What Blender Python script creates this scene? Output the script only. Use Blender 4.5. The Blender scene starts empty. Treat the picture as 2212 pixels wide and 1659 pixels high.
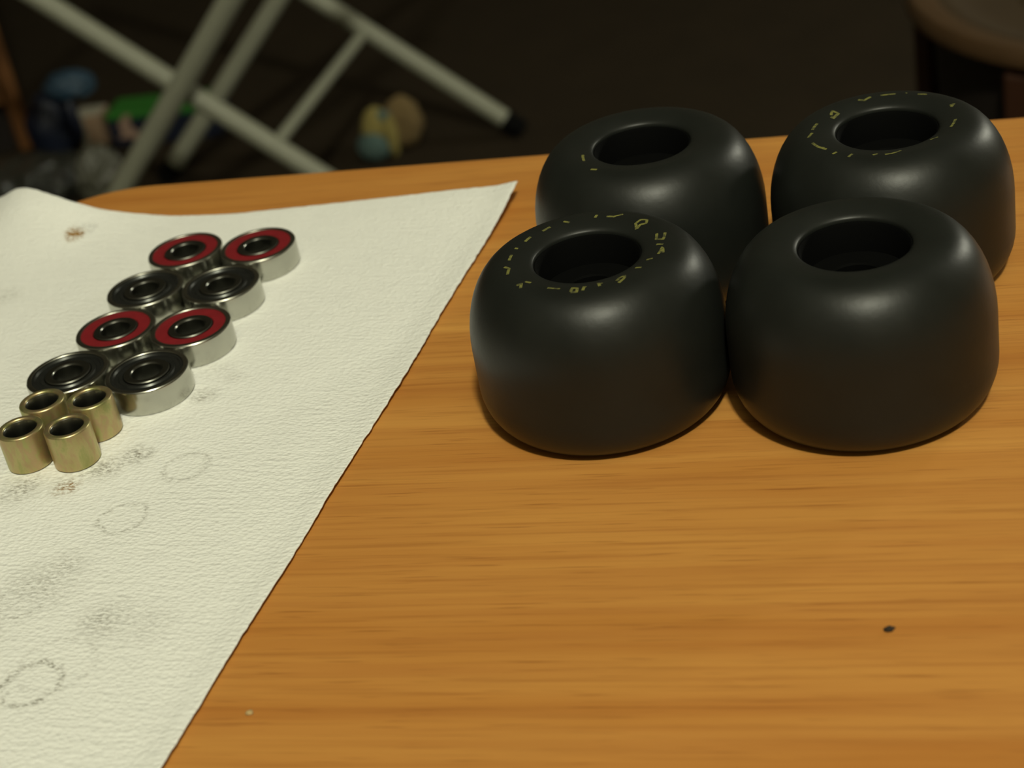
import bpy, bmesh, math, random
from mathutils import Vector, Matrix, noise

random.seed(7)
S = bpy.context.scene
COL = S.collection
TOP = 0.52                      # height of the table top above the floor (m)
PI = math.pi

# ---------------------------------------------------------------- camera
CAM_H, PITCH, ROLL, FPX = 0.22015, 0.53335, -0.19197, 3852.4
fw = Vector((0, math.cos(PITCH), -math.sin(PITCH)))
r0 = Vector((1, 0, 0)); u0 = r0.cross(fw)
cr = math.cos(ROLL) * r0 + math.sin(ROLL) * u0
cu = -math.sin(ROLL) * r0 + math.cos(ROLL) * u0
cd = bpy.data.cameras.new('camera'); cam = bpy.data.objects.new('camera', cd); COL.objects.link(cam)
M4 = Matrix((cr, cu, -fw)).transposed().to_4x4(); M4.translation = Vector((0, 0, TOP + CAM_H))
cam.matrix_world = M4
cd.sensor_fit = 'HORIZONTAL'; cd.sensor_width = 36.0; cd.lens = FPX / 2212 * 36
cd.clip_start = 0.01; cd.clip_end = 30
cd.dof.use_dof = True; cd.dof.focus_distance = 0.412; cd.dof.aperture_fstop = 18
S.camera = cam

# ---------------------------------------------------------------- light and exposure
S.view_settings.view_transform = 'Standard'; S.view_settings.look = 'None'
S.view_settings.gamma = 1.0; S.view_settings.exposure = 0.0; S.view_settings.use_curve_mapping = False
w = bpy.data.worlds.new('world'); S.world = w; w.use_nodes = True
w.node_tree.nodes['Background'].inputs[0].default_value = (0.9, 1.0, 0.75, 1)
w.node_tree.nodes['Background'].inputs[1].default_value = 0.02
S.cycles.max_bounces = 8

def lamp(name, loc, energy, color, radius):
    l = bpy.data.lights.new(name, 'POINT'); l.energy = energy; l.color = color; l.shadow_soft_size = radius
    o = bpy.data.objects.new(name, l); COL.objects.link(o); o.location = loc
    return o
lamp('ceiling_bulb', (0.12, -0.72, TOP + 1.58), 98, (1.0, 0.99, 0.78), 0.075)
lamp('side_bulb', (1.50, 1.42, TOP + 0.42), 20, (1.0, 0.99, 0.80), 0.07)

# ---------------------------------------------------------------- helpers
def setp(o, label=None, cat=None, group=None, kind=None):
    if label: o['label'] = label
    if cat: o['category'] = cat
    if group: o['group'] = group
    if kind: o['kind'] = kind
    return o
def mesh(name, verts, faces, m=None, parent=None, smooth=False, loc=None, flat_above=None):
    me = bpy.data.meshes.new(name); me.from_pydata([tuple(v) for v in verts], [], faces); me.update()
    bm = bmesh.new(); bm.from_mesh(me); bmesh.ops.recalc_face_normals(bm, faces=bm.faces); bm.to_mesh(me); bm.free()
    if smooth:
        for p in me.polygons: p.use_smooth = True
        if flat_above: me.set_sharp_from_angle(angle=math.radians(flat_above))
    o = bpy.data.objects.new(name, me); COL.objects.link(o)
    if m: me.materials.append(m)
    if parent: o.parent = parent
    if loc: o.location = loc
    return o
def empty(name, loc, rz=0):
    o = bpy.data.objects.new(name, None); COL.objects.link(o); o.location = loc; o.rotation_euler = (0, 0, rz)
    o.empty_display_size = 0.02
    return o
def copy_tree(o, parent=None):
    c = o.copy(); COL.objects.link(c)
    if parent: c.parent = parent
    for ch in list(o.children): copy_tree(ch, c)
    return c
def lathe(prof, n=96, closed=True):
    """prof: list of (r, z), turned about z; closed joins last to first"""
    V = []; F = []; k = len(prof)
    for i in range(n):
        a = 2 * PI * i / n; c, s = math.cos(a), math.sin(a)
        V += [(r * c, r * s, z) for r, z in prof]
    for i in range(n):
        j = (i + 1) % n
        for q in range(k if closed else k - 1):
            q2 = (q + 1) % k
            F.append((i * k + q, j * k + q, j * k + q2, i * k + q2))
    return V, F
def tube_geo(a, b, r, n=20, cap=True):
    a = Vector(a); b = Vector(b); d = (b - a).normalized()
    x = d.orthogonal().normalized(); y = d.cross(x)
    V = []
    for p in (a, b):
        for i in range(n):
            t = 2 * PI * i / n; V.append(p + r * (math.cos(t) * x + math.sin(t) * y))
    F = [(i, (i + 1) % n, n + (i + 1) % n, n + i) for i in range(n)]
    if cap: F += [tuple(range(n))[::-1], tuple(range(n, 2 * n))]
    return V, F
def box_geo(x0, x1, y0, y1, z0, z1, bev=0.0):
    bm = bmesh.new(); bmesh.ops.create_cube(bm, size=1)
    for v in bm.verts:
        v.co = Vector(((x0 + x1) / 2 + v.co.x * (x1 - x0), (y0 + y1) / 2 + v.co.y * (y1 - y0), (z0 + z1) / 2 + v.co.z * (z1 - z0)))
    if bev: bmesh.ops.bevel(bm, geom=list(bm.edges), offset=bev, segments=2, affect='EDGES', profile=0.5)
    V = [v.co.copy() for v in bm.verts]; F = [tuple(v.index for v in f.verts) for f in bm.faces]
    bm.verts.index_update(); F = [tuple(v.index for v in f.verts) for f in bm.faces]
    bm.free(); return V, F
def blob_geo(rx, ry, rz, amp=0.15, freq=2.0, seed=0, sub=4, flat=True, crease=False):
    bm = bmesh.new(); bmesh.ops.create_icosphere(bm, subdivisions=sub, radius=1)
    off = Vector((seed * 3.7, seed * 1.9, seed * 5.3))
    V = []
    for v in bm.verts:
        d = v.co.normalized()
        if crease:
            nn = noise.ridged_multi_fractal(d * freq + off, 1.0, 2.2, 4, 1.0, 2.0) - 1.0
        else:
            nn = noise.noise(d * freq + off) + 0.5 * noise.noise(d * freq * 2.1 + off)
        k = 1 + amp * nn
        p = Vector((d.x * rx * k, d.y * ry * k, d.z * rz * k))
        if flat and p.z < -0.55 * rz: p.z = -0.55 * rz
        V.append(p)
    zm = min(p.z for p in V)
    for p in V: p.z -= zm
    bm.verts.index_update(); F = [tuple(v.index for v in f.verts) for f in bm.faces]; bm.free()
    return V, F

# ---------------------------------------------------------------- materials
class N:
    def __init__(s, name):
        s.m = bpy.data.materials.new(name); s.m.use_nodes = True; s.t = s.m.node_tree
        s.b = s.t.nodes['Principled BSDF']
    def n(s, typ, **kw):
        x = s.t.nodes.new(typ)
        for k, v in kw.items():
            if k in x.inputs.keys() if isinstance(k, str) else False: x.inputs[k].default_value = v
            else: setattr(x, k, v)
        return x
    def l(s, a, b): s.t.links.new(a, b)
    def math(s, op, a, b=None, clamp=False):
        x = s.t.nodes.new('ShaderNodeMath'); x.operation = op; x.use_clamp = clamp
        for i, v in enumerate((a, b)):
            if v is None: continue
            if isinstance(v, (int, float)): x.inputs[i].default_value = v
            else: s.l(v, x.inputs[i])
        return x.outputs[0]
    def coord(s, scale=(1, 1, 1), rot=(0, 0, 0), loc=(0, 0, 0)):
        tc = s.t.nodes.new('ShaderNodeTexCoord'); mp = s.t.nodes.new('ShaderNodeMapping')
        mp.inputs['Scale'].default_value = scale; mp.inputs['Rotation'].default_value = rot; mp.inputs['Location'].default_value = loc
        s.l(tc.outputs['Object'], mp.inputs[0]); return mp.outputs[0]
    def noise(s, vec, scale, detail=3, rough=0.5, dist=0.0):
        x = s.t.nodes.new('ShaderNodeTexNoise'); x.inputs['Scale'].default_value = scale
        x.inputs['Detail'].default_value = detail; x.inputs['Roughness'].default_value = rough; x.inputs['Distortion'].default_value = dist
        if vec is not None: s.l(vec, x.inputs['Vector'])
        return x.outputs[0]
    def ramp(s, fac, stops, interp='LINEAR'):
        x = s.t.nodes.new('ShaderNodeValToRGB'); e = x.color_ramp; e.interpolation = interp
        while len(e.elements) < len(stops): e.elements.new(0.5)
        for el, (p, c) in zip(e.elements, stops):
            el.position = p; el.color = tuple(c) + (1,) if len(c) == 3 else c
        s.l(fac, x.inputs[0]); return x.outputs[0]
    def mix(s, fac, a, b, mode='MIX'):
        x = s.t.nodes.new('ShaderNodeMix'); x.data_type = 'RGBA'; x.blend_type = mode
        for sock, v in ((x.inputs[0], fac), (x.inputs[6], a), (x.inputs[7], b)):
            if isinstance(v, (int, float)): sock.default_value = v
            elif isinstance(v, tuple): sock.default_value = v + (1,) if len(v) == 3 else v
            else: s.l(v, sock)
        return x.outputs[2]
    def bump(s, h, strength, dist):
        x = s.t.nodes.new('ShaderNodeBump'); x.inputs['Strength'].default_value = strength; x.inputs['Distance'].default_value = dist
        s.l(h, x.inputs['Height']); s.l(x.outputs[0], s.b.inputs['Normal'])
    def set(s, **kw):
        for k, v in kw.items():
            i = s.b.inputs[k.replace('_', ' ')]
            if isinstance(v, (int, float)): i.default_value = v
            elif isinstance(v, tuple): i.default_value = v + (1,) if len(v) == 3 else v
            else: s.l(v, i)
        return s
def simple(name, col, rough=0.5, metal=0.0, var=0.15, scale=30, bump=0.0, spec=0.5):
    q = N(name); f = q.noise(q.coord(), scale, 3)
    c = q.mix(f, tuple(x * (1 - var) for x in col), tuple(min(1, x * (1 + var)) for x in col))
    q.set(Base_Color=c, Roughness=rough, Metallic=metal, Specular_IOR_Level=spec)
    if bump: q.bump(q.noise(q.coord(), scale * 6, 3), 0.5, bump)
    return q.m

# wood of the table top (x runs along the grain)
q = N('table_wood')
R2 = math.radians(-2.2)
warp = q.coord((6, 55, 6), (0, 0, R2))
band = q.noise(warp, 1.0, 2, 0.5)
step = q.ramp(q.noise(q.coord((1.2, 26, 1.2), (0, 0, R2)), 1.0, 1, 0.4), [(0.47, (0, 0, 0)), (0.49, (1, 1, 1))])
fine = q.noise(q.coord((14, 620, 14), (0, 0, R2)), 1.0, 4, 0.62, 0.15)
mid = q.noise(q.coord((5, 210, 5), (0, 0, R2)), 1.0, 3, 0.55, 0.3)
pore = q.noise(q.coord((55, 1500, 55), (0, 0, R2)), 1.0, 2, 0.5)
c = q.ramp(band, [(0.3, (0.48, 0.196, 0.036)), (0.5, (0.555, 0.253, 0.056)), (0.72, (0.62, 0.302, 0.069))])
c = q.mix(q.math('MULTIPLY', step, 0.30), c, (0.44, 0.170, 0.033))
c = q.mix(q.math('MULTIPLY', q.ramp(mid, [(0.42, (0, 0, 0)), (0.75, (1, 1, 1))]), 0.40), c, (0.36, 0.118, 0.024))
c = q.mix(q.math('MULTIPLY', q.ramp(fine, [(0.5, (0, 0, 0)), (0.72, (1, 1, 1))]), 0.42), c, (0.27, 0.085, 0.015))
c = q.mix(q.math('MULTIPLY', q.ramp(pore, [(0.60, (0, 0, 0)), (0.72, (1, 1, 1))]), 0.42), c, (0.2, 0.06, 0.012))
q.set(Base_Color=c, Roughness=0.48, Specular_IOR_Level=0.35); q.bump(fine, 0.12, 0.0002)
M_WOOD = q.m

# paper towel: local x to the right edge, y towards the far edge (m)
q = N('paper_towel')
tc = q.n('ShaderNodeTexCoord'); sep = q.n('ShaderNodeSeparateXYZ'); q.l(tc.outputs['Object'], sep.inputs[0])
nx = q.math('MULTIPLY_ADD', q.noise(q.coord(), 260, 3, 0.6), 0.005); nx.node.inputs[2].default_value = -0.0025
px = q.math('ADD', sep.outputs[0], nx); py = q.math('ADD', sep.outputs[1], nx)
gr = q.noise(q.coord((1, 1.8, 1)), 900, 3, 0.65); grm = q.ramp(gr, [(0.42, (0, 0, 0)), (0.66, (1, 1, 1))])
big = q.noise(q.coord(), 120, 2)
def stain(u, v, r, wd, stren, ring=True):
    dx = q.math('SUBTRACT', px, -u / 1000); dy = q.math('SUBTRACT', py, v / 1000)
    d = q.math('SQRT', q.math('ADD', q.math('MULTIPLY', dx, dx), q.math('MULTIPLY', dy, dy)))
    if ring: d = q.math('ABSOLUTE', q.math('SUBTRACT', d, r / 1000))
    mk = q.math('SUBTRACT', 1.0, q.math('DIVIDE', d, wd / 1000), clamp=True)
    return q.math('MULTIPLY', mk, stren)
grey = None
for a in [(39.2, 19.6, 6.4, 1.5, 1.0), (37.0, 25.5, 8.5, 0.9, 0.40), (47.1, 75.8, 5.6, 1.2, 0.62), (40.7, 96.5, 5.5, 1.2, 0.6),
          (56, 45, 5.6, 1.7, 0.6)]:
    x = stain(*a); grey = x if grey is None else q.math('MAXIMUM', grey, x)
for u, v, wd, st in [(55, 50, 13, 0.62), (33, 40.4, 9, 0.75), (24, 40, 10, 0.35), (68.7, 88, 6, 0.7), (80, 86, 8, 0.9), (140, 180, 7, 0.6), (52, 57, 8, 0.6), (62, 95, 7, 1.1),
                     (56.5, 101, 6, 1.2), (50, 128, 5, 1.1), (46, 137, 4, 0.45), (52, 141, 6, 0.35), (60, 35, 12, 0.35)]:
    x = stain(u, v, 0, wd, st, False); grey = q.math('MAXIMUM', grey, x)
grey = q.math('MULTIPLY', grey, grm)
c = q.mix(big, (0.80, 0.80, 0.76), (0.845, 0.845, 0.80))
c = q.mix(q.math('MULTIPLY', grey, 0.9, clamp=True), c, (0.13, 0.11, 0.07))
rust = stain(134.1, 214.3, 0, 4.8, 2.4, False); rust2 = stain(131, 217.5, 0, 3.5, 0.9, False)
c = q.mix(q.math('MULTIPLY', q.math('MULTIPLY', rust, rust), grm, clamp=True), c, (0.27, 0.13, 0.012))
c = q.mix(q.math('MULTIPLY', rust2, grm, clamp=True), c, (0.3, 0.3, 0.28))
brn = stain(67.5, 87, 0, 4.5, 1.3, False)
c = q.mix(q.math('MULTIPLY', brn, grm, clamp=True), c, (0.28, 0.15, 0.04))
q.set(Base_Color=c, Roughness=0.95, Specular_IOR_Level=0.1)
ribs = q.noise(q.coord((0.10, 1, 1)), 780, 2, 0.5, 0.1)
dimp = q.n('ShaderNodeTexVoronoi'); dimp.inputs['Scale'].default_value = 1000; q.l(q.coord((0.75, 1, 1)), dimp.inputs['Vector'])
h = q.math('ADD', q.math('MULTIPLY', ribs, 1.0), q.math('MULTIPLY', dimp.outputs['Distance'], 1.0))
h = q.math('ADD', h, q.math('MULTIPLY', gr, 0.5))
q.bump(h, 0.5, 0.0006)
M_PAPER = q.m

# metals
q = N('bearing_steel'); f = q.noise(q.coord(), 180, 3)
q.set(Base_Color=q.mix(f, (0.40, 0.40, 0.36), (0.56, 0.56, 0.50)), Metallic=1.0, Roughness=q.math('MULTIPLY_ADD', f, 0.16))
q.b.inputs['Roughness'].links[0].from_node.inputs[2].default_value = 0.12
M_STEEL = q.m
q = N('inner_race_steel'); f = q.noise(q.coord(), 200, 3)
q.set(Base_Color=q.mix(f, (0.17, 0.175, 0.155), (0.26, 0.26, 0.23)), Metallic=1.0, Roughness=0.28)
M_RACE = q.m
M_RED = simple('red_seal_rubber', (0.19, 0.010, 0.014), 0.42, 0, 0.25, 400)
q = N('dark_shield_metal'); f = q.noise(q.coord(), 300, 3)
q.set(Base_Color=q.mix(f, (0.030, 0.032, 0.030), (0.060, 0.062, 0.056)), Metallic=0.75, Roughness=0.33); M_SHIELD = q.m
q = N('zinc_chromate'); f = q.noise(q.coord((1, 1, 0.45)), 230, 4, 0.65, 0.3)
c = q.ramp(f, [(0.34, (0.37, 0.37, 0.15)), (0.45, (0.48, 0.42, 0.20)), (0.56, (0.47, 0.34, 0.19)), (0.66, (0.42, 0.41, 0.17))])
q.set(Base_Color=c, Metallic=0.85, Roughness=0.38); M_ZINC = q.m
# wheel urethane
q = N('black_urethane'); f = q.noise(q.coord(), 90, 4, 0.6)
q.set(Base_Color=q.mix(f, (0.0078, 0.0088, 0.0076), (0.0130, 0.0144, 0.0122)), Roughness=q.math('MULTIPLY_ADD', f, 0.16), Specular_IOR_Level=0.31)
q.b.inputs['Roughness'].links[0].from_node.inputs[2].default_value = 0.33
q.bump(q.noise(q.coord(), 700, 3), 0.12, 0.0002); M_TIRE = q.m
M_CORE = simple('black_core_plastic', (0.0012, 0.0013, 0.0012), 0.85, 0, 0.2, 200, 0, 0.08)
q = N('worn_yellow_print'); f = q.noise(q.coord(), 900, 3, 0.6)
q.set(Base_Color=q.mix(q.ramp(f, [(0.45, (0, 0, 0)), (0.62, (1, 1, 1))]), (0.16, 0.155, 0.035), (0.05, 0.05, 0.02)), Roughness=0.6); M_PRINT = q.m
# background
q = N('dark_brown_floor')
f = q.noise(q.coord(), 14, 4, 0.6); g = q.noise(q.coord(), 420, 2)
q.set(Base_Color=q.mix(f, (0.021, 0.0150, 0.0085), (0.034, 0.0235, 0.0130)), Roughness=0.85, Specular_IOR_Level=0.15); q.bump(g, 0.6, 0.002); M_FLOOR = q.m
M_WALL = simple('dim_wall_paint', (0.13, 0.115, 0.085), 0.9, 0, 0.05, 3)
M_CEIL = simple('ceiling_paint', (0.30, 0.29, 0.25), 0.9, 0, 0.05, 3)
M_TUBE = simple('grey_tube_paint', (0.30, 0.305, 0.235), 0.5, 0, 0.08, 40)
M_RUBBER = simple('black_rubber_foot', (0.003, 0.003, 0.003), 0.85, 0, 0.2, 60, 0, 0.1)

def at(px, py, z):
    d = fw + cr * ((px - 1106) / FPX) - cu * ((py - 829.5) / FPX)
    o = Vector((0, 0, TOP + CAM_H)); t = (z - o.z) / d.z
    return o + d * t
# ---------------------------------------------------------------- room shell
def slab(name, x0, x1, y0, y1, z0, z1, m):
    o = mesh(name, *box_geo(x0, x1, y0, y1, z0, z1), m=m); setp(o, kind='structure'); return o
X0, X1, Y0, Y1, ZC = -1.9, 2.3, -1.7, 3.3, 2.45
slab('floor', X0 - .1, X1 + .1, Y0 - .1, Y1 + .1, -0.1, 0, M_FLOOR)
slab('ceiling', X0 - .1, X1 + .1, Y0 - .1, Y1 + .1, ZC, ZC + .1, M_CEIL)
slab('wall_back', X0 - .1, X1 + .1, Y1, Y1 + .1, 0, ZC, M_WALL)
slab('wall_front', X0 - .1, X1 + .1, Y0 - .1, Y0, 0, ZC, M_WALL)
slab('wall_left', X0 - .1, X0, Y0, Y1, 0, ZC, M_WALL)
slab('wall_right', X1, X1 + .1, Y0, Y1, 0, ZC, M_WALL)

# ---------------------------------------------------------------- table (local x along the far edge, local y away from camera, z=0 top)
TA = math.radians(-16.0)
TL, TD, TT_ = 1.00, 0.60, 0.024
def outline(x0, x1, y0, y1, r, ins, n=14):
    P = []
    for cx, cy, a0 in ((x1 - r, y1 - r, 0), (x0 + r, y1 - r, 90), (x0 + r, y0 + r, 180), (x1 - r, y0 + r, 270)):
        for i in range(n + 1):
            a = math.radians(a0 + 90 * i / n); P.append((cx + (r - ins) * math.cos(a), cy + (r - ins) * math.sin(a)))
    return P
table = empty('table', (0.088, 0.4885, 0), TA)
setp(table, 'low orange-brown wooden table with rounded corners holding the wheels and paper towel', 'table')
x0, x1, y0, y1, cr_ = -0.237, -0.237 + TL, -TD, 0.0, 0.040
rings = [(0.004, 0.0)] + [(0.003 - 0.003 * math.sin(a), -0.003 + 0.003 * math.cos(a)) for a in (0.0, .4, .8, 1.2, PI / 2)] + [(0, -TT_ + .003), (0.003, -TT_)]
V = []; F = []
for ins, z in rings: V += [(x, y, z) for x, y in outline(x0, x1, y0, y1, cr_, ins)]
k = len(outline(x0, x1, y0, y1, cr_, 0))
for i in range(len(rings) - 1):
    for j in range(k): F.append((i * k + j, i * k + (j + 1) % k, (i + 1) * k + (j + 1) % k, (i + 1) * k + j))
F.append(tuple(range(k))); F.append(tuple(range((len(rings) - 1) * k, len(rings) * k))[::-1])
mesh('tabletop', V, F, M_WOOD, table, True, (0, 0, TOP), 30)
ins = 0.05
for a, b, c_, d in ((x0 + ins, x1 - ins, y1 - ins - .02, y1 - ins), (x0 + ins, x1 - ins, y0 + ins, y0 + ins + .02),
                    (x0 + ins, x0 + ins + .02, y0 + ins + .02, y1 - ins - .02), (x1 - ins - .02, x1 - ins, y0 + ins + .02, y1 - ins - .02)):
    mesh('apron', *box_geo(a, b, c_, d, TOP - TT_ - .06, TOP - TT_, .001), m=M_WOOD, parent=table)
for lx in (x0 + ins + .021, x1 - ins - .066):
    for ly in (y0 + ins + .021, y1 - ins - .066):
        V, F = box_geo(lx, lx + .045, ly, ly + .045, 0, TOP - TT_, .003)
        mesh('leg', V, F, M_WOOD, table)

# ---------------------------------------------------------------- paper towel
PA = math.radians(-21.8)
far = [(-12, 238.3), (-3.1, 238), (14.5, 238), (29.1, 237.2), (58.6, 234.4), (87.9, 230), (108.5, 229.5), (119.1, 228.9), (129.4, 227.7), (136.4, 226.9),
       (144, 227.2), (153.1, 229.5), (160.4, 231.9), (167.4, 234.8), (172.7, 236.1), (192, 238)]
farz = [(-12, 4.2), (-3.1, 4), (14.5, 3), (29.1, 2), (58.6, .8), (87.9, .5), (108.5, .6), (119.1, 2), (129.4, 4), (136.4, 6.5), (144, 9), (153.1, 11),
        (160.4, 11), (167.4, 8), (172.7, 5), (192, 3)]
redge = [(-80, -.7), (0, -.8), (32, -.7), (58, -1.2), (83, -1.05), (104, -1.1), (131, -1.9), (162.5, -1.4), (187, -1.4), (219.7, -2.5), (238, -3.1)]
def interp(T, x):
    if x <= T[0][0]: return T[0][1]
    for (a, b), (c2, d) in zip(T, T[1:]):
        if x <= c2:
            t = (x - a) / (c2 - a); t = t * t * (3 - 2 * t) if False else t
            return b + (d - b) * t
    return T[-1][1]
def smooth_interp(T, x, h=4.0):
    return sum(interp(T, x + o * h) * g for o, g in ((-1, .25), (-.5, .2), (0, .1), (.5, .2), (1, .25)))
NU, NV = 170, 210
UMAX, V0 = 186.0, -70.0
V = []
for j in range(NV + 1):
    t = j / NV
    t = 1 - (1 - t) ** 1.25
    for i in range(NU + 1):
        s = (i / NU) ** 1.25
        vv0 = V0 + t * (234 - V0)
        ue = interp(redge, vv0)
        jag = 0.28 * noise.noise(Vector((vv0 * .35, 3.1, 0))) + 0.16 * noise.noise(Vector((vv0 * 1.1, 9.1, 0)))
        u = ue + jag * math.exp(-s * 40) + s * (UMAX - ue)
        vf = smooth_interp(far, u) + (0.22 * noise.noise(Vector((u * .5, 7.7, 1))) if t > .99 else 0)
        v = V0 + t * (vf - V0)
        d = vf - v; ed = u - ue
        z = 0.30
        z += (smooth_interp(farz, u, 3) - 0.3) * math.exp(-(max(0, d) / (16 if u > 100 else 20)) ** 1.6) * (1 - math.exp(-((u + 40) / 20) ** 2))
        z += 0.95 * math.exp(-(ed / 5.0) ** 2) * (1 + 0.35 * noise.noise(Vector((v * .05, 1.3, 2))))
        z += max(0, 0.10 * noise.noise(Vector((u * .05, v * .05, 5)))) 
        V.append((-u / 1000, v / 1000, z / 1000))
F = [(j * (NU + 1) + i, j * (NU + 1) + i + 1, (j + 1) * (NU + 1) + i + 1, (j + 1) * (NU + 1) + i) for j in range(NV) for i in range(NU)]
pt = mesh('paper_towel', V, F, M_PAPER, smooth=True, loc=(-0.0782, 0.2584, TOP + 0.0001)); pt.rotation_euler = (0, 0, PA)
if pt.data.polygons[0].normal.z < 0: pt.data.flip_normals()
sm = pt.modifiers.new('thickness', 'SOLIDIFY'); sm.thickness = 0.00022; sm.offset = -1
setp(pt, 'white embossed paper towel with grey grease smudges spread on the table', 'paper towel')
PZ = TOP + 0.00048

# ---------------------------------------------------------------- bearings
mm = 0.001
def P(*a): return [(r * mm, z * mm) for r, z in a]
def make_bearing(red):
    root = empty('ball_bearing', (0, 0, 0))
    mesh('outer_ring', *lathe(P((9.45, .5), (10.3, 0), (10.65, .12), (10.92, .55), (10.92, 6.4), (10.82, 6.7), (10.6, 6.92), (10.3, 7), (9.6, 7), (9.45, 6.85)), 96), m=M_STEEL, parent=root, smooth=True, flat_above=25)
    if red:
        mesh('rubber_seal', *lathe(P((6.2, 6.0), (9.48, 6.0), (9.48, 6.62), (9.3, 6.74), (6.5, 6.74), (6.2, 6.6)), 80), m=M_RED, parent=root, smooth=True, flat_above=25)
    else:
        mesh('metal_shield', *lathe(P((6.15, 5.8), (9.48, 5.8), (9.48, 6.55), (9.2, 6.78), (8.85, 6.78), (8.5, 6.3), (7.5, 6.3), (7.15, 6.7), (6.3, 6.6), (6.15, 6.4)), 80), m=M_SHIELD, parent=root, smooth=True, flat_above=25)
    mesh('lower_seal', *lathe(P((6.2, .4), (9.48, .4), (9.48, .9), (6.2, .9)), 48), m=M_RED if red else M_SHIELD, parent=root)
    mesh('inner_ring', *lathe(P((4.0, .35), (4.35, 0), (5.7, 0), (6.0, .25), (6.0, 6.75), (5.75, 6.98), (4.4, 6.98), (4.15, 6.85), (4.0, 6.6)), 72), m=M_RACE, parent=root, smooth=True, flat_above=25)
    return root
BP = [(-85.04, 470.29), (-63.53, 464.10), (-95.10, 450.06), (-73.38, 443.86), (-101.45, 429.0), (-80.6, 421.9), (-112.12, 409.40), (-90.77, 401.77)]
BL = ['red-sealed skateboard bearing in the farthest row, the left one of that pair',
      'red-sealed skateboard bearing in the farthest row, right one with shiny steel side',
      'dark-shielded bearing in the second row from the far end, touching two red-sealed ones at left',
      'dark-shielded bearing in the second row from the far end, right one of its pair',
      'red-sealed bearing in the third row from the far end, left one of its pair',
      'red-sealed bearing in the third row from the far end, beside the grease specks at right',
      'dark-shielded bearing in the row next to the gold spacers, the left one',
      'dark-shielded bearing in the row next to the gold spacers, right one with wide steel side']
BL[2] = 'dark-shielded bearing in the second row from the far end, left one of its pair'
pr, pd = make_bearing(True), make_bearing(False); used = set()
for i, (x, y) in enumerate(BP):
    red = (i // 2) % 2 == 0; src = pr if red else pd
    o = src if red not in used else copy_tree(src); used.add(red)
    o.location = (x * mm, y * mm, PZ); o.rotation_euler = (0, 0, i * 1.1)
    setp(o, BL[i], 'bearing', 'skateboard bearings in two columns on the paper towel')

# ---------------------------------------------------------------- spacers
def make_spacer():
    root = empty('axle_spacer', (0, 0, 0))
    mesh('sleeve', *lathe(P((4.2, .4), (4.5, 0), (5.35, 0), (5.74, .4), (5.74, 9.7), (5.6, 10.0), (5.3, 10.18), (4.6, 10.18), (4.35, 10.05), (4.2, 9.7)), 72), m=M_ZINC, parent=root, smooth=True, flat_above=40)
    mesh('bore_lining', *lathe(P((4.19, .5), (4.19, 9.6), (4.05, 9.4), (4.05, .7)), 48), m=M_RACE, parent=root, smooth=True, flat_above=40)
    return root
SPp = [(-119.46, 379.38), (-107.46, 375.93), (-115.59, 391.0), (-103.17, 387.72)]
SPl = ['gold zinc-plated spacer sleeve cut off by the left border of the photo',
       'gold zinc-plated spacer sleeve in front of the other three, whole and greenish',
       'gold zinc-plated spacer sleeve mostly hidden behind the others, beside the left dark bearing',
       'gold zinc-plated spacer sleeve at the right, touching the shadow of the wide-sided dark bearing']
s0 = make_spacer()
for i, (x, y) in enumerate(SPp):
    o = s0 if i == 0 else copy_tree(s0)
    o.location = (x * mm, y * mm, PZ); o.rotation_euler = (0, 0, i * 1.7)
    setp(o, SPl[i], 'spacer', 'gold spacer sleeves clustered beside the bearings')

# ---------------------------------------------------------------- wheels
WR, WH, LIP, SSH, RT = 29.5, 39.3, 37.97, 19.5, 18.3
prof = [(12.3, 31.0), (12.3, 37.2), (12.34, 37.7), (12.55, LIP + .1), (13.4, LIP + .55), (15.0, LIP + 1.0), (16.6, WH - .08), (17.6, WH)]
for i in range(13):
    a = PI / 2 * i / 12; prof.append((RT + (WR - RT) * math.sin(a) ** 1.0, WH - SSH + SSH * math.cos(a)))
prof += [(WR, 14.0), (WR, 10.5)]
for i in range(10):
    a = PI / 2 * i / 9; prof.append((22.0 + (WR - 22.0) * math.cos(a), 10.0 - 10.0 * math.sin(a)))
prof += [(17, 0), (13.0, .8), (12.3, 1.8), (12.3, 8.0)]
def top_z(r):
    pts = [p for p in prof[3:21]]
    for (a, za), (b, zb) in zip(pts, pts[1:]):
        if a <= r <= b: return za + (zb - za) * (r - a) / max(1e-6, b - a)
    return WH
FLM = [[(16.6, 120), (16.9, 112)], [(17.4, 100), (16.3, 96)], [(16.6, 75), (17.9, 74)], [(17, 66), (16.9, 60), (18.3, 54)], [(14.3, 29), (15.8, 36), (17.5, 36), (18.3, 32), (17, 28), (15.9, 31), (14.6, 29)],
       [(16.6, 7), (15.9, -2), (17.4, -5), (18.4, 5)], [(15.8, -11), (17.4, -13)], [(17.1, -28), (17.3, -17), (18, -26)], [(15.3, -37), (16.6, -35)], [(15.1, -52), (16.5, -50)],
       [(17.3, -75), (16.3, -71), (16.2, -66), (17.3, -69), (18.4, -75)], [(15.6, -88), (17.7, -88)], [(16.4, -88), (16.3, -85)], [(18.6, -108), (16.8, -108), (17.2, -104), (18.7, -104), (18.8, -108)],
       [(18.4, -100), (16.5, -99), (17, -98)], [(17.3, -127), (17.2, -117)], [(19.5, -150), (18.3, -149), (19.7, -145)], [(17.3, -149), (16.9, -144)], [(18.7, 180), (17.7, 184), (18.7, 192)],
       [(17.5, 171), (17.3, 162)], [(16.7, 140), (16.9, 132)], [(17.5, 152), (16.7, 152)]]
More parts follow.
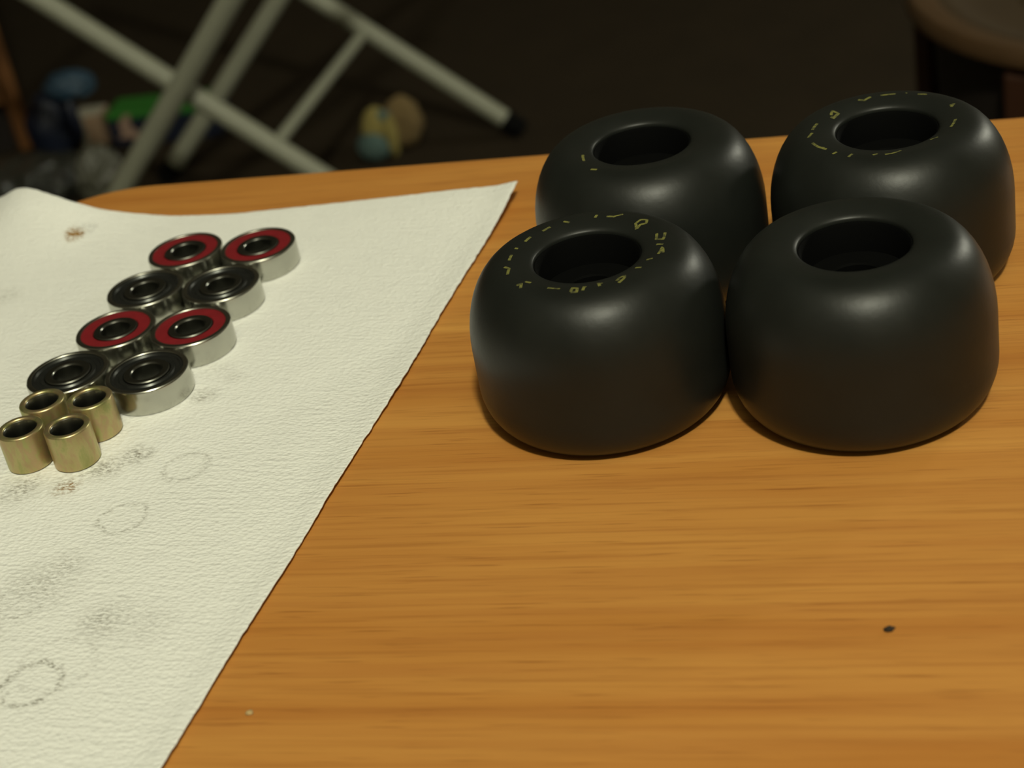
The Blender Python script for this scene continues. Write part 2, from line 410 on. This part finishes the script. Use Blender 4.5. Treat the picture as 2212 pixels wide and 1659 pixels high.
BRM = [[(17.2, 98), (16.3, 94), (17.4, 87)], [(17.4, 79), (17.6, 67)], [(18, 59), (18.3, 58)], [(17.8, 49), (18.5, 42)], [(15.7, 133), (16.8, 126), (14.8, 126), (14.5, 137), (15.3, 136)],
       [(17, 11), (18.2, 12), (16.8, 8)], [(15.6, -32), (16.2, -17)], [(14.3, -61), (15.1, -54)], [(17.5, -107), (17.3, -102), (16, -94)], [(17.6, -116), (16.8, -113)], [(19.3, -133), (17.7, -132)],
       [(19.4, -146), (18.2, -145)], [(18.9, -161), (18.4, -158)], [(17.7, 165), (17, 153)], [(19.1, 178), (17.8, 171)], [(19.1, -172), (19.0, -163), (18.5, -155)]]
BLM = [[(15.2, -172), (16.6, -157)], [(18.8, -140), (18.4, -135)]]
def lettering(strokes, parent, wd=0.34):
    V = []; F = []
    for st in strokes:
        pts = []
        for (ra, aa), (rb, ab) in zip(st, st[1:]):
            for k_ in range(4):
                t = k_ / 4; r = ra + (rb - ra) * t; a = math.radians(aa + (ab - aa) * t); pts.append((r * math.cos(a), r * math.sin(a)))
        r, a = st[-1]; a = math.radians(a); pts.append((r * math.cos(a), r * math.sin(a)))
        b0 = len(V)
        for i, (x, y) in enumerate(pts):
            xa, ya = pts[max(0, i - 1)]; xb, yb = pts[min(len(pts) - 1, i + 1)]
            dx, dy = xb - xa, yb - ya; L = math.hypot(dx, dy) or 1; nx_, ny_ = -dy / L, dx / L
            for sg in (1, -1):
                X, Y = x + sg * wd * nx_, y + sg * wd * ny_
                V.append((X * mm, Y * mm, (top_z(math.hypot(X, Y)) + 0.06) * mm))
        for i in range(len(pts) - 1): F.append((b0 + 2 * i, b0 + 2 * i + 1, b0 + 2 * i + 3, b0 + 2 * i + 2))
    o = mesh('worn_lettering', V, F, M_PRINT, parent)
    for p in o.data.polygons:
        if p.normal.z < 0: p.flip()
    o['label'] = 'worn yellow lettering'
    return o
def make_wheel():
    root = empty('skate_wheel', (0, 0, 0))
    mesh('tire', *lathe(P(*prof), 128), m=M_TIRE, parent=root, smooth=True, flat_above=40)
    mesh('core', *lathe(P((12.28, 2.2), (12.28, 37.2), (12.0, 37.3), (11.6, 36.6), (11.2, 30.2), (6.6, 29.9), (6.2, 29.5), (6.2, 9.0), (6.6, 8.6), (11.2, 8.2), (11.6, 3.0)), 64), m=M_CORE, parent=root, smooth=True, flat_above=40)
    return root
WP = [(21.98, 357.47), (78.22, 339.05), (43.38, 412.61), (100.85, 393.75)]
WLb = ['black rubbery skate wheel ringed with worn yellow lettering, nearest the paper towel edge',
       'black skate wheel with a plain top, no lettering at all, in front at the right',
       'black skate wheel with faint traces of print, behind the lettered wheel near the towel corner',
       'black skate wheel with worn yellow lettering, at the back right near the table edge']
w0 = make_wheel(); wheels = []
for i, (x, y) in enumerate(WP):
    o = w0 if i == 0 else copy_tree(w0)
    o.location = (x * mm, y * mm, TOP + 0.00005)
    setp(o, WLb[i], 'wheel', 'four black skate wheels on the table'); wheels.append(o)
lettering(FLM, wheels[0]); lettering(BLM, wheels[2]); lettering(BRM, wheels[3])

# ---------------------------------------------------------------- crumbs on the table
def crumb(name, x, y, r, m, label, parts):
    V = []; F = []
    for dx, dy, k_ in parts:
        v, f = blob_geo(r * k_, r * k_ * .8, r * k_ * .6, .3, 1.7, dx * 91 + 3, 2)
        b = len(V); V += [p + Vector((dx * r, dy * r, 0)) for p in v]; F += [tuple(q_ + b for q_ in t) for t in f]
    o = mesh(name, V, F, m, smooth=True, loc=(x, y, TOP)); setp(o, label, 'crumb')
crumb('dirt_crumb', 0.0604, 0.2574, 0.0009, simple('dirt', (0.02, 0.012, 0.006), .9), 'tiny dark dirt crumb lying alone on the bare wood at lower right', ((0, 0, 1), (1.0, .3, .5)))
crumb('pale_crumb', -0.0617, 0.2691, 0.0008, simple('pale', (0.45, 0.32, 0.14), .9), 'tiny pale crumb on the wood beside the lower paper towel edge', ((0, 0, 1),))

# ---------------------------------------------------------------- folding rack (grey tubes on the floor)
rack = empty('folding_rack', (-0.16, 1.66, 0))
setp(rack, 'folding rack of crossed pale grey metal tubes standing on the dark floor', 'rack')
def rp(name, V, F, m, parent, smooth=True):
    base = Vector((-0.16, 1.66, 0)); V = [Vector(v) - base for v in V]
    return mesh(name, V, F, m, parent, smooth, None, 40)
ax = Vector((math.cos(1.24), math.sin(1.24), 0)); nn = Vector((-ax.y, ax.x, 0))
d1 = math.cos(.69) * nn + math.sin(.69) * Vector((0, 0, 1))
B0 = Vector((0.0681, 1.7569, 0)); A0 = B0 - 0.28516 * ax
def rail(base, d, L, r, nm='rail'):
    a = base + d * (0.013 / d.z); o = rp(nm, *tube_geo(a, base + d * L, r, 24), M_TUBE, rack)
    rp('rubber_foot', *tube_geo(base + d * (0.005 / d.z), a + d * 0.010, r + .0016, 20), M_RUBBER, o)
    rp('end_cap', *tube_geo(base + d * (L - .012), base + d * (L + .006), r + .001, 20), M_RUBBER, o)
    return o
RA = 0.0095
rail(B0, d1, .60, RA); rail(A0, d1, .60, RA)
for s_, rr_ in ((0.2025, .0061), (0.57, .0061)): rp('crossbar', *tube_geo(A0 + d1 * s_, B0 + d1 * s_, rr_, 18), M_TUBE, rack)
ends = []
for foot, top, r in (((-.415, 1.598, 0), (-.176, 1.516, .277), .0105), (tuple(at(352, 395, 0)), (-.1615, 1.805, .180), .0098)):
    foot = Vector(foot); d = (Vector(top) - foot).normalized()
    rail(foot, d, .66, r); ends.append((foot, d))
(fa, da), (fb, db) = ends
rp('crossbar', *tube_geo(fa + da * .62, fb + db * .62, .0061, 18), M_TUBE, rack)
for base in (A0, B0):
    pv = base + d1 * 0.29986
    rp('pivot_bolt', *tube_geo(pv - ax * .030, pv + ax * .012, .0035, 12), M_RUBBER, rack)

# ---------------------------------------------------------------- round stool (top right)
st = empty('round_stool', (0.5055, 1.1792, 0)); setp(st, 'low round brown stool with a raised rim and dark underside at the top right', 'stool')
M_LEATHER = simple('brown_seat', (0.050, 0.031, 0.014), .55, 0, .2, 25)
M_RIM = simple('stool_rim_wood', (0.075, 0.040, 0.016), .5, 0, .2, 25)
M_DARKW_SHADE = simple('stool_dark_wood_and_shade', (0.012, 0.008, 0.006), .6, 0, .2, 25)
M_REDW = simple('stool_leg_wood', (0.045, 0.016, 0.007), .5, 0, .2, 25)
mesh('seat_rim', *lathe([(.158, .268), (.172, .266), (.1790, .269), (.1798, .276), (.176, .281), (.166, .281), (.158, .278)], 80), m=M_RIM, parent=st, smooth=True, flat_above=50)
mesh('seat_pad', *lathe([(.0, .262), (.159, .262), (.159, .278), (.154, .279), (.145, .274), (.125, .268), (.085, .268), (.0, .270)], 64, False), m=M_LEATHER, parent=st, smooth=True, flat_above=50)
mesh('seat_centre', *lathe([(.0, .264), (.088, .264), (.088, .2765), (.08, .2785), (.0, .281)], 64, False), m=M_DARKW_SHADE, parent=st, smooth=True, flat_above=50)
mesh('drum_base', *lathe([(.0, .012), (.148, .012), (.152, .02), (.160, .255), (.156, .267), (.0, .267)], 72, False), m=M_DARKW_SHADE, parent=st, smooth=True, flat_above=50)  # near-black drum: the shadow under the seat is put into its colour
for k_ in range(4):
    a = math.radians(-131 + 90 * k_)
    V, F = box_geo(.1565, .170, -.05, .05, 0, .262, .003)
    V = [Vector((v.x * math.cos(a) - v.y * math.sin(a), v.x * math.sin(a) + v.y * math.cos(a), v.z)) for v in V]
    mesh('leg', V, F, M_REDW, st)

# ---------------------------------------------------------------- wooden cabinet at the far left
cb = empty('wooden_cabinet', at(80, 318, 0), math.radians(24)); setp(cb, 'orange-brown wooden cabinet side at the far left behind the table', 'cabinet')
M_CAB = simple('cabinet_wood', (0.165, 0.066, 0.017), .55, 0, .25, 12)
cw, cdp, ch = 0.42, 0.34, 0.46
mesh('side_panel', *box_geo(-.018, 0, 0, cdp, 0.0, ch, .002), m=M_CAB, parent=cb)
mesh('side_panel', *box_geo(-cw, -cw + .018, 0, cdp, 0.0, ch, .002), m=M_CAB, parent=cb)
mesh('top_panel', *box_geo(-cw - .01, .01, -.012, cdp, ch, ch + .02, .003), m=M_CAB, parent=cb)
mesh('back_panel', *box_geo(-cw + .018, -.018, cdp - .01, cdp, .06, ch), m=M_CAB, parent=cb)
mesh('plinth', *box_geo(-cw + .018, -.018, .02, .036, 0, .06), m=M_DARKW_SHADE, parent=cb)
for dx in (0, 1):
    xa = -cw + .019 + dx * (cw - .038) / 2; xb = xa + (cw - .038) / 2 - .002
    dr = mesh('door', *box_geo(xa, xb, .0, .018, .062, ch - .002, .002), m=M_CAB, parent=cb)
    kx = xb - .03 if dx == 0 else xa + .03
    V, F = lathe([(.0, .0), (.006, .0), (.006, .01), (.012, .016), (.012, .022), (.0, .026)], 20, False)
    V = [(kx + v[0], -v[2], ch * .6 + v[1]) for v in V]; mesh('knob', V, F, M_DARKW_SHADE, dr, True)

# ---------------------------------------------------------------- clutter on the floor at the left
M_NAVY = simple('navy_plastic', (0.006, 0.010, 0.026), .5, 0, .3, 40)
M_BLUE = simple('blue_plastic', (0.026, 0.060, 0.100), .55, 0, .3, 60)
M_GREEN = simple('green_card', (0.022, 0.155, 0.015), .6, 0, .25, 60)
M_BOXN = simple('navy_card', (0.010, 0.014, 0.032), .5, 0, .3, 40)
M_PINK = simple('pinkish_print', (0.36, 0.24, 0.18), .6, 0, .2, 60)
M_WHITE = simple('off_white_card', (0.36, 0.34, 0.27), .6, 0, .15, 60)
M_TAN = simple('tan_card', (0.33, 0.22, 0.14), .6, 0, .15, 60)
bag = empty('blue_bag', at(126, 326, 0)); setp(bag, 'crumpled dark blue plastic bag with a paler blue top beside the cabinet', 'bag')
mesh('bag_body', *blob_geo(.027, .024, .044, .16, 2.2, 4, 4), m=M_NAVY, parent=bag, smooth=True)
V, F = blob_geo(.030, .020, .017, .22, 2.4, 9, 4, False); mesh('bag_top', [v + Vector((.033, .006, .054)) for v in V], F, M_BLUE, bag, True)
V, F = blob_geo(.009, .010, .028, .2, 2.0, 5, 3, False); mesh('side_fold', [v + Vector((.030, -.010, .004)) for v in V], F, M_NAVY, bag, True)
ct = empty('small_carton', at(205, 318, 0), math.radians(-14)); setp(ct, 'small off-white and tan carton between the blue bag and green-topped box', 'carton')
mesh('carton_body', *box_geo(-.017, .016, 0, .030, 0, .040, .002), m=M_WHITE, parent=ct)
mesh('tan_panel', *box_geo(-.004, .0165, -.001, .0305, .001, .039, .0008), m=M_TAN, parent=ct)
bx = empty('green_topped_box', at(362, 308, 0), math.radians(-14)); setp(bx, 'dark navy box with bright green top behind the crossing grey tubes', 'box')
mesh('box_body', *box_geo(-.066, .066, 0, .05, 0, .034, .002), m=M_BOXN, parent=bx)
mesh('green_lid', *box_geo(-.067, .067, -.001, .051, .032, .041, .003), m=M_GREEN, parent=bx)
pf = [(-.046, .012), (-.040, .020), (-.043, .030), (-.033, .042), (-.027, .042), (-.030, .028), (-.024, .018), (-.018, .004), (-.026, .003), (-.030, .012)]
n_ = len(pf); V = [(x * 1.08 - .006, -.0022, z * .93) for x, z in pf] + [(x * 1.08 - .006, .0005, z * .93) for x, z in pf]
F = [tuple(range(n_)), tuple(range(n_, 2 * n_))[::-1]] + [(i, (i + 1) % n_, n_ + (i + 1) % n_, n_ + i) for i in range(n_)]
mesh('pink_print', V, F, M_PINK, bx)
q = N('grey_clear_plastic'); f = q.noise(q.coord(), 60, 4)
q.set(Base_Color=q.mix(f, (0.020, 0.021, 0.017), (0.036, 0.037, 0.03)), Roughness=.09, Specular_IOR_Level=.7); q.bump(q.noise(q.coord(), 90, 4, .6), .7, .006); M_CLEAR = q.m
q = N('pale_clear_plastic'); f = q.noise(q.coord(), 60, 4)
q.set(Base_Color=q.mix(f, (0.075, 0.075, 0.056), (0.12, 0.12, 0.09)), Roughness=.2, Specular_IOR_Level=.7); q.bump(q.noise(q.coord(), 80, 4, .6), .7, .006); M_PALE = q.m
b1 = mesh('plastic_bag', *blob_geo(.070, .05, .027, .28, 2.6, 11, 5, True, True), m=M_CLEAR, smooth=True, loc=at(70, 425, 0))
setp(b1, 'crumpled dark grey glossy plastic bag just above the raised paper towel edge', 'bag')
b2_ = mesh('plastic_bag', *blob_geo(.026, .022, .040, .22, 2.4, 15, 5, True, True), m=M_PALE, smooth=True, loc=at(236, 432, 0))
setp(b2_, 'pale grey crumpled plastic bag standing against the lower end of the grey tube', 'bag')

# ---------------------------------------------------------------- soft toy on the floor
M_YEL = simple('yellow_plush', (0.27, 0.22, 0.065), .9, 0, .25, 90, .002)
M_TEAL = simple('teal_plush', (0.075, 0.125, 0.115), .9, 0, .25, 90, .002)
M_TANP = simple('tan_plush', (0.17, 0.115, 0.045), .9, 0, .25, 90, .002)
tp = at(852, 338, 0)
ty = empty('soft_toy', tp, math.radians(-12)); setp(ty, 'small yellow, teal and tan soft toy lying on the dark floor under the tubes', 'toy')
V, F = blob_geo(.017, .016, .027, .10, 2, 21, 4, False); mesh('yellow_body', [v + Vector((-.013, .004, .0)) for v in V], F, M_YEL, ty, True)
V, F = blob_geo(.018, .013, .017, .10, 2, 22, 4, False); mesh('teal_belly', [v + Vector((-.017, -.007, .0)) for v in V], F, M_TEAL, ty, True)
V, F = blob_geo(.022, .016, .029, .12, 2, 23, 4, False); mesh('tan_back', [v + Vector((.013, .016, .001)) for v in V], F, M_TANP, ty, True)
V, F = blob_geo(.007, .008, .024, .1, 2, 24, 4, False); mesh('yellow_leg', [v + Vector((.003, -.004, .0)) for v in V], F, M_YEL, ty, True)
V, F = blob_geo(.010, .006, .009, .1, 2, 25, 3, False); mesh('teal_patch', [v + Vector((-.004, .000, .036)) for v in V], F, M_TEAL, ty, True)
